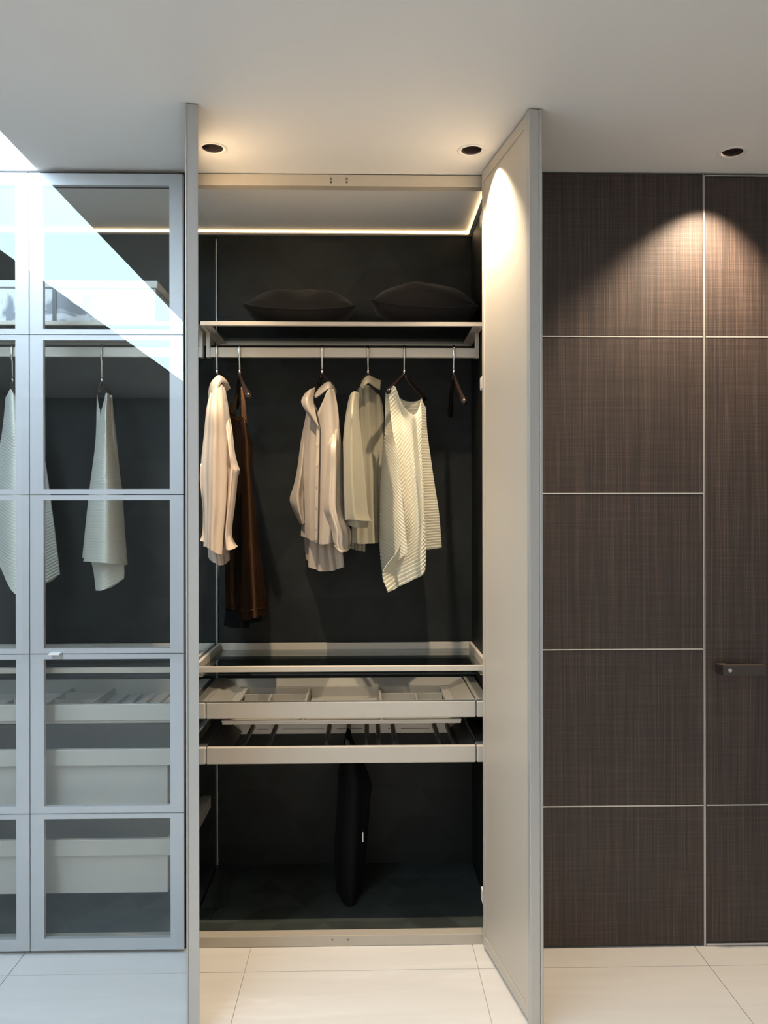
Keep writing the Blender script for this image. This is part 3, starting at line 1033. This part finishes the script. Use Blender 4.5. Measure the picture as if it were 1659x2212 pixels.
# ---- blush beige shirt, turned to show its placket
s3 = empty('shirt', tuple(W(695, 840, 2.93)), 'blush beige satin shirt with open collar in the middle of the rail', 'shirt', 'clothes on the open rail')
Yc = [3.03, 2.96, 2.91, 2.865, 2.88]
G = net([R_([862, 872, 900, 846, 840], [660, 670, 686, 706, 722], Yc),
         R_([892, 897, 915, 890, 882], [661, 673, 688, 709, 730], Yc),
         R_(932, [654, 671, 688, 710, 734], Yc),
         R_(972, [648, 668, 688, 711, 736], Yc),
         R_(1033, [648, 667, 686, 709, 736], Yc),
         R_(1100, [652, 667, 685, 708, 734], Yc),
         R_([1158, 1165, 1173, 1176, 1170], [650, 669, 684, 700, 728], Yc)], 71, 70)
tube_cloth('body', displace(G, folds(.0026, (2.2, 3.6, 5.2), .25, 12)), 'satin2', s3, (.05, .15), lean=.3)
Yt = [3.06, 3.0, 2.97, 2.95, 2.97]
G = net([R_(1110, [656, 672, 690, 712, 735], Yt),
         R_(1175, [658, 674, 690, 714, 739], Yt),
         R_([1206, 1226, 1234, 1232, 1224], [661, 673, 692, 722, 744], Yt)], 61, 30)
tube_cloth('shirt_tail', displace(G, folds(.006, (2.6, 4.4), .7, 14)), 'satin2', s3, .10)
Yr = [2.86, 2.81, 2.82, 2.87]
G = net([R_(895, [712, 717, 722, 726], [2.93, 2.93, 2.93, 2.93]), R_([945, 938, 932, 926], [713, 719, 727, 734], [2.872, 2.866, 2.868, 2.884]),
         R_(965, [707, 716, 727, 737], Yr),
         R_(1020, [704, 715, 727, 739], Yr),
         R_([1092, 1090, 1090, 1090], [698, 712, 726, 741], Yr),
         R_([1120, 1120, 1118, 1116], [707, 719, 731, 747], Yr),
         R_([1150, 1152, 1152, 1148], [717, 728, 741, 758], Yr),
         R_([1168, 1176, 1178, 1168], [720, 729, 742, 759], Yr),
         R_([1178, 1191, 1191, 1184], [725, 733, 745, 754], Yr)], 31, 60)
tube_cloth('sleeve', displace(G, folds(.003, (1.6, 3.3), .5, 15)), 'satin2', s3, .06)
G = net([R_([1176, 1186, 1188, 1180], [722, 731, 744, 757], [y - .006 for y in Yr]), R_([1181, 1193, 1193, 1186], [724, 733, 745, 754], [y - .006 for y in Yr])], 24, 4)
sheet('cuff', G, 'satin2', s3, .004)
G = net([R_(890, [664, 667, 670], [3.06, 3.05, 3.05]), R_(940, [652, 657, 663], [3.035, 3.02, 3.02]), R_(1012, [642, 650, 660], [3.03, 2.99, 3.0]), R_(1050, [634, 644, 656], [3.03, 2.98, 3.0]),
         R_([1077, 1074, 1070], [626, 641, 656], [3.03, 2.98, 3.0]), R_([1100, 1100, 1098], [632, 644, 656], [3.03, 2.98, 3.0]), R_([1133, 1132, 1130], [648, 653, 658], [3.03, 2.99, 3.0])], 25, 40)
tube_cloth('sleeve', displace(G, folds(.002, (1.5, 2.7), .6, 16)), 'satin2', s3, .05)
G = net([R_([855, 838, 826, 830, 846], [678, 691, 707, 718, 726], [2.94, 2.92, 2.90, 2.91, 2.95]),
         R_([857, 848, 834, 837, 850], [680, 692, 708, 718, 725], [2.92, 2.89, 2.87, 2.89, 2.94]),
         R_([860, 852, 841, 842, 852], [682, 693, 708, 717, 722], [2.91, 2.88, 2.865, 2.88, 2.93])], 41, 10)
sheet('collar', G, 'satin2', s3, .004)
G = net([R_([851, 842, 836], [658, 669, 681], [2.93, 2.91, 2.93]),
         R_([867, 862, 861], [651, 663, 677], [2.91, 2.88, 2.91]),
         R_([884, 886, 888], [658, 667, 681], [2.90, 2.875, 2.89]),
         R_([905, 906, 908], [672, 678, 685], [2.90, 2.88, 2.885]),
         R_([920, 921, 921], [685, 687, 688.5], [2.895, 2.885, 2.885])], 17, 34)
sheet('lapel', G, 'satin2', s3, .0022)
G = net([R_(921, [684, 691], [2.900, 2.895]), R_(1000, [682, 689], [2.897, 2.892]), R_(1100, [680, 687], [2.897, 2.892]), R_(1170, [679, 686], [2.897, 2.892])], 6, 40)
sheet('placket', G, 'satin2', s3, .003)
for k, y in enumerate((960, 1005, 1050, 1095, 1140)):
    c = W(684 - k * .6, y, 2.889)
    MB().tube([(c.x, 2.890, c.z), (c.x, 2.8885, c.z)], .0028, 12).build('button', 'satin2', s3, 0.0008)

# ---- olive linen shirt
s4 = empty('shirt', tuple(W(790, 830, 2.93)), 'olive beige linen shirt hanging sideways left of the ivory pleated top', 'shirt', 'clothes on the open rail')
Yo = [2.93, 2.95, 2.97, 3.0, 3.03]
G = net([R_([848, 836, 832, 846, 862], [766, 778, 795, 812, 824], Yo),
         R_(900, [762, 778, 796, 814, 829], Yo),
         R_(1000, [758, 778, 798, 816, 832], Yo),
         R_(1100, [759, 780, 800, 818, 834], Yo),
         R_([1172, 1175, 1174, 1172, 1170], [760, 780, 802, 820, 838], Yo)], 61, 60)
tube_cloth('body', displace(G, folds(.007, (2.5, 4.0, 5.6), .3, 31)), 'linen', s4, (.05, .12))
G = net([R_(1140, [757, 772, 790], [3.06, 3.05, 3.06]), R_([1185, 1189, 1192], [756, 772, 789], [3.06, 3.05, 3.06])], 21, 10)
tube_cloth('shirt_tail', displace(G, folds(.004, (1.5, 3.1), .6, 33)), 'linen', s4, .05)
Yq = [2.88, 2.80, 2.77, 2.80, 2.88]
G = net([R_([866, 852, 846, 846, 850], [752, 757, 764, 771, 777], [2.9, 2.86, 2.85, 2.86, 2.9]),
         R_(888, [748, 754, 761, 768, 775], Yq),
         R_(926, [743, 750, 760, 770, 779], Yq),
         R_(979, [739.5, 748, 760, 773, 784], Yq),
         R_(1050, [739, 749, 762, 777, 790], Yq),
         R_(1105, [741, 752, 766, 782, 795], Yq),
         R_([1124, 1122, 1123, 1125, 1127], [741, 754, 770, 788, 804], Yq)], 41, 60)
tube_cloth('sleeve', displace(G, folds(.0022, (1.4, 2.7), .4, 35)), 'linen', s4, .10)
G = net([R_(1118, [745, 757, 771, 785, 796], [y + .012 for y in Yq]), R_([1128, 1136, 1140, 1141, 1139], [745, 757, 771, 785, 795], [y + .03 for y in Yq])], 25, 8)
tube_cloth('cuff_lining', G, 'linen', s4, .07)
G = net([R_([834, 820, 811, 817, 822], [778, 786, 796, 809, 822], [2.90, 2.90, 2.92, 2.95, 2.97]),
         R_([837, 826, 820, 827, 832], [781, 788, 797, 809, 821], [2.885, 2.88, 2.90, 2.94, 2.965]),
         R_([840, 831, 828, 836, 842], [784, 790, 798, 809, 820], [2.88, 2.87, 2.89, 2.935, 2.96])], 41, 12)
sheet('collar', G, 'linen', s4, .004)


# ---- pleated cloth
def saw(x):
    x = x - math.floor(x)
    return x / .86 if x < .86 else (1 - x) / .14


def pleats(pitch, amp, slope, ref_px=0):
    """sharp pleats; slope(u) tilts them as they run across the sheet"""
    def fn(u, v, p):
        return amp * (saw((p.z + slope(u, v)) / pitch) - .5)
    return fn


s5 = empty('pleated_top', tuple(W(875, 850, 2.93)), 'ivory diagonally pleated sleeveless top near the right end of the rail', 'top', 'clothes on the open rail')
PIT = 0.0132
G = net([R_([846, 850, 857, 866, 868, 866, 860], [833, 844, 858, 876, 890, 903, 911], [3.02, 3.03, 3.04, 3.04, 3.03, 3.02, 3.0]),
         R_([875, 878, 880, 884, 886, 884, 880], [832, 845, 860, 876, 889, 903, 914], [3.02, 3.03, 3.04, 3.04, 3.03, 3.02, 3.0]),
         R_(960, [830, 846, 862, 878, 892, 906, 920], [3.02, 3.04, 3.05, 3.05, 3.05, 3.03, 3.0]),
         R_(1080, [824, 846, 864, 882, 898, 916, 938], [3.02, 3.04, 3.05, 3.05, 3.05, 3.03, 3.0]),
         R_(1180, [824, 846, 866, 886, 904, 922, 945], [3.02, 3.04, 3.05, 3.05, 3.05, 3.03, 3.0])], 40, 220)
sheet('back_panel', displace(G, pleats(PIT, .0012, lambda u, v: 0)), 'pleat', s5)
# front: strap and neckline down to the slanting hem
Yf = [2.845, 2.865, 2.885, 2.895, 2.89, 2.865, 2.87]
G = net([R_([850, 834, 868, 885, 894, 893, 871], [839, 852, 866, 877, 889, 899, 909], [2.86, 2.85, 2.88, 2.89, 2.89, 2.88, 2.90]),
         R_([895, 893, 898, 904, 908, 906, 900], [844, 855, 867, 878, 889, 900, 911], [2.87, 2.89, 2.90, 2.90, 2.89, 2.87, 2.88]),
         R_(940, [850, 860, 870, 880, 891, 902, 910], Yf),
         R_(985, [859, 868, 877, 886, 895, 905, 911], Yf),
         R_(1050, [867, 875, 883, 892, 901, 910, 915], Yf),
         R_(1123, [873, 881, 889, 897, 905, 913, 918], Yf),
         R_([1185, 1183, 1181, 1178, 1175, 1172, 1168], [860, 870, 880, 890, 901, 911, 919.5], Yf),
         R_([1236, 1233, 1229, 1224, 1218, 1211, 1204], [827, 842, 858, 876, 894, 910, 920], Yf),
         R_([1280, 1274, 1267, 1259, 1250, 1243, 1236], [838, 850, 863, 879, 897, 911, 918], Yf)], 64, 440)
sheet('front_panel', displace(displace(G, folds(.004, (1.7, 2.9), .35, 41)), pleats(PIT, .0023, lambda u, v: -u * (.125 - .04 * v))), 'pleat', s5)
# side panel folded towards the viewer, its hem running up to the ridge
Yl = [2.97, 2.91, 2.86, 2.835]
G = net([R_([934, 946, 958, 938], [832, 838, 844, 849], [2.97, 2.93, 2.89, 2.86]),
         R_([968, 972, 975, 972], [827, 838, 849, 858.5], Yl),
         R_(1050, [822, 838, 854, 867], Yl),
         R_(1123, [820.5, 839, 857, 873.5], Yl),
         R_([1185, 1182, 1178, 1172], [820.5, 841, 861, 879], Yl),
         R_([1256, 1232, 1212, 1193], [828, 842, 861, 881], Yl)], 40, 380)
sheet('side_panel', displace(displace(G, folds(.003, (.9, 1.8), .4, 44)), pleats(PIT, .0027, lambda u, v: (.085 - .02 * v) * u ** 1.3)), 'pleat', s5)
Yz = [2.885, 2.92, 2.95]
G = net([R_([872, 866, 882], [907, 911, 920], [2.90, 2.91, 2.95]), R_(932, [906, 914, 922.5], Yz), R_(992, [908, 919, 930.5], Yz), R_(1050, [910, 924, 939], Yz),
         R_(1100, [912, 929, 947], Yz), R_(1140, [914, 932, 951], Yz), R_([1188, 1186, 1183], [917, 935, 954], Yz)], 24, 300)
sheet('side_panel', displace(G, pleats(.0095, .0014, lambda u, v: -.004 * u)), 'pleat', s5)

# ---- white pleated dresses behind the glass doors
HG[6] = hanger(221, 'dark hanger holding the folded white pleated top behind glass', 0.06, .03, .05)
s6 = empty('pleated_top', tuple(W(225, 860, 2.93)), 'white pleated top hanging edge-on behind the glass door', 'top', 'clothes behind the glass doors')
Yw = [2.92, 2.85, 2.80, 2.84, 2.92]
G = net([R_([862, 850, 849, 850, 862], [226, 228, 231, 235, 239], [2.92, 2.88, 2.86, 2.88, 2.92]),
         R_(895, [217, 222, 228, 236, 242], Yw),
         R_(940, [210, 219, 228, 238, 247], Yw),
         R_(1020, [199, 212, 226, 243, 256], Yw),
         R_(1070, [193, 208, 226, 246, 262], Yw),
         R_(1150, [184, 203, 225, 248, 268], Yw),
         R_([1213, 1214, 1216, 1219, 1221], [180, 200, 224, 250, 274], Yw)], 40, 330)
tube_cloth('body', displace(G, pleats(.0098, .0013, lambda u, v: .006 * abs(u - .35))), 'pleat2', s6, (.05, .16))
G = net([R_([852, 880], [209.5, 213], [2.95, 2.94]), R_([890, 892], [209, 216], [2.95, 2.93]), R_(960, [206, 214], [2.95, 2.92]), R_(1070, [192, 205], [2.96, 2.93]), R_([1205, 1210], [178, 195], [2.97, 2.94])], 16, 200)
sheet('side_panel', displace(G, pleats(.0098, .0010, lambda u, v: 0)), 'pleat2', s6)
G = net([R_([1210, 1212, 1214], [196, 225, 268], [2.93, 2.89, 2.93]), R_([1236, 1240, 1234], [202, 226, 269], [2.93, 2.89, 2.93]), R_([1276, 1274, 1250], [207, 224, 268], [2.93, 2.89, 2.93])], 30, 60)
tube_cloth('hem_drape', displace(G, pleats(.0098, .0013, lambda u, v: -.03 * u)), 'pleat2', s6, .08)
HG[7] = hanger(28, 'dark hanger holding the wide white pleated top behind glass', -0.3, .03, .05)
s7 = empty('pleated_top', tuple(W(30, 860, 2.93)), 'wide white pleated top partly hidden by the door stiles at the left edge', 'top', 'clothes behind the glass doors')
Yv = [3.0, 2.90, 2.84, 2.86, 2.93, 3.0]
G = net([R_([858, 846, 840, 848, 862, 880], [12, 18, 26, 34, 44, 56], [2.97, 2.93, 2.91, 2.92, 2.95, 2.99]),
         R_(920, [6, 16, 28, 42, 58, 78], Yv),
         R_(985, [-4, 12, 30, 48, 70, 96], Yv),
         R_(1100, [-16, 6, 30, 54, 82, 113], Yv),
         R_(1180, [-22, 2, 30, 58, 90, 123], Yv),
         R_([1205, 1228, 1282, 1270, 1258, 1240], [-22, 0, 34, 66, 100, 130], Yv)], 70, 380)
tube_cloth('body', displace(displace(G, folds(.004, (1.4, 2.3), .3, 51)), pleats(.0105, .0014, lambda u, v: -.10 * abs(u - .42))), 'pleat2', s7, (.04, .10))

# ---- black trousers over the rack
s8 = empty('trousers', tuple(W(755, 1600, 2.86)), 'black trousers folded over a bar of the pull-out rack', 'trousers')
Yk = [2.90, 2.85, 2.83, 2.86, 2.92]
G = net([R_([1582, 1578, 1577, 1579, 1586], [747, 749.5, 752, 755, 758], [2.92, 2.90, 2.90, 2.90, 2.92]),
         R_(1612, [741, 747, 754, 762, 770], Yk),
         R_(1650, [733, 745, 758, 772, 787], Yk),
         R_(1692, [730, 745, 762, 782, 802], Yk),
         R_(1725, [728, 744, 761, 780, 800], Yk),
         R_(1785, [725, 742, 760, 778, 796], Yk),
         R_(1850, [722, 740, 757, 774, 790], Yk),
         R_([1925, 1945, 1962, 1950, 1925], [726, 738, 754, 770, 784], Yk)], 41, 60)
tube_cloth('legs', displace(G, folds(.0045, (1.4, 2.6), .3, 61)), 'blackcloth', s8, (.03, .16))
c = W(784, 1808, 2.845)
box('care_tag', 'whiteplastic', s8, c.x - .0015, c.x + .0015, 2.842, 2.846, c.z - .016, c.z + .016, 0)


# ------------------------------------------------------------------ cushions on the top shelf
def cushion(name, label, cx, cy, cz, w, d, h, rot, seed, pinch=0.0, tilt=0.0, lean=0.24):
    rnd = random.Random(seed)
    ph = [rnd.uniform(0, 6) for _ in range(6)]
    n = 40
    t = empty(name, (cx, cy, cz - h), label, 'cushion', 'dark cushions on the top shelf')
    R3 = Matrix.Translation((cx, cy, cz)) @ Matrix.Rotation(rot, 4, 'Z') @ Matrix.Rotation(tilt, 4, 'Y') @ Matrix.Rotation(lean, 4, 'X')
    verts, faces = [], []

    def pt(i, j, s):
        u, v = 2 * i / n - 1, 2 * j / n - 1
        k = (max(0, 1 - abs(u) ** 2.6) ** .55) * (max(0, 1 - abs(v) ** 2.6) ** .55)
        ex = 1 - .07 * (1 - v * v)          # sides drawn in between the corners
        ey = 1 - .09 * (1 - u * u)
        wr = .004 * math.sin(7 * u + ph[0]) * math.sin(5 * v + ph[1]) + .003 * math.sin(11 * u * v + ph[2])
        hh = h * k * (1 - pinch * math.exp(-(u * u) / .12) * (.6 - .4 * v)) if s > 0 else h * k
        dz = s * (hh + wr * k)
        lift = .016 * (abs(u * v) ** 3)      # corners turn up
        return (u * w / 2 * ey * 1.0, v * d / 2 * ex, dz + lift)
    for s in (1, -1):
        o = len(verts)
        for j in range(n + 1):
            for i in range(n + 1):
                verts.append(tuple(R3 @ Vector(pt(i, j, s))))
        for j in range(n):
            for i in range(n):
                q = (o + j * (n + 1) + i, o + j * (n + 1) + i + 1, o + (j + 1) * (n + 1) + i + 1, o + (j + 1) * (n + 1) + i)
                faces.append(q if s > 0 else q[::-1])
    dz0 = ZS1 + .001 - min(p[2] for p in verts)      # let it rest on the shelf
    verts = [(p[0], p[1], p[2] + dz0) for p in verts]
    me = bpy.data.meshes.new('cover')
    me.from_pydata(verts, [], faces)
    link('cover', me, 'pillow', t, True)
    ring = [pt(i, 0, 1) for i in range(n + 1)] + [pt(n, j, 1) for j in range(1, n + 1)] + [pt(i, n, 1) for i in range(n - 1, -1, -1)] + [pt(0, j, 1) for j in range(n - 1, 0, -1)]
    ring = [R3 @ Vector(p) + Vector((0, 0, dz0)) for p in ring]
    ring.append(ring[0])
    MB().tube(ring, .0022, 6, cap=False).build('seam_piping', 'pillow', t, smooth=True)
    return t


def shelf_x(px, Y):
    return W(px, 690, Y).x


cushion('cushion', 'dark velvet cushion lying left on the top shelf, dented in the middle', shelf_x(650, 2.99), 3.0, 2.098, .385, .25, .074, .03, 5, .12)
cushion('cushion', 'dark velvet cushion lying right on the top shelf, plump and tilted', shelf_x(916, 2.99), 3.0, 2.104, .372, .25, .082, -.02, 9, 0, .05)

# ------------------------------------------------------------------ white box on the glass wardrobe's top shelf
A, B = W(-60, 605, 2.86), W(341, 692, 2.86)
bx = empty('storage_box', ((A.x + B.x) / 2, 2.98, ZS1), 'white marbled box on the top shelf behind the glass doors', 'box')
zt_b = A.z
box('box_body', 'marble', bx, A.x + .008, B.x - .008, 2.862, 3.10, ZS1 + .0005, zt_b - .026, 0.003)
box('lid', 'whiteplastic', bx, A.x, B.x, 2.855, 3.107, zt_b - .025, zt_b, 0.003)
c = W(116, 650, 2.855)
box('strap', 'anthracite', bx, c.x - .006, c.x + .006, 2.8585, 2.862, ZS1 + .0005, zt_b - .026, 0)

# ------------------------------------------------------------------ unseen glowing panel added behind the camera as warm fill
wd = box('fill_panel_1', 'whiteplastic', None, -1.5, 2.5, ROOM[2] + .0005, ROOM[2] + .03, 0.15, 0.20, 0.002)
tag(wd, 'tall framed glowing panel added as fill light facing the wardrobes', 'fill light', kind='structure')
box('fill_panel_frame', 'whiteplastic', wd, -1.5, 2.5, ROOM[2] + .0005, ROOM[2] + .03, 2.25, 2.30, 0.002)
for x in (-1.5, -.18, 1.14, 2.46):
    box('fill_panel_frame', 'whiteplastic', wd, x, x + .04, ROOM[2] + .0005, ROOM[2] + .03, 0.2, 2.25, 0.002)
for x in (-1.46, -.14, 1.18):
    box('pane', 'fill', wd, x, x + 1.28, ROOM[2] + .001, ROOM[2] + .008, 0.2, 2.25, 0)
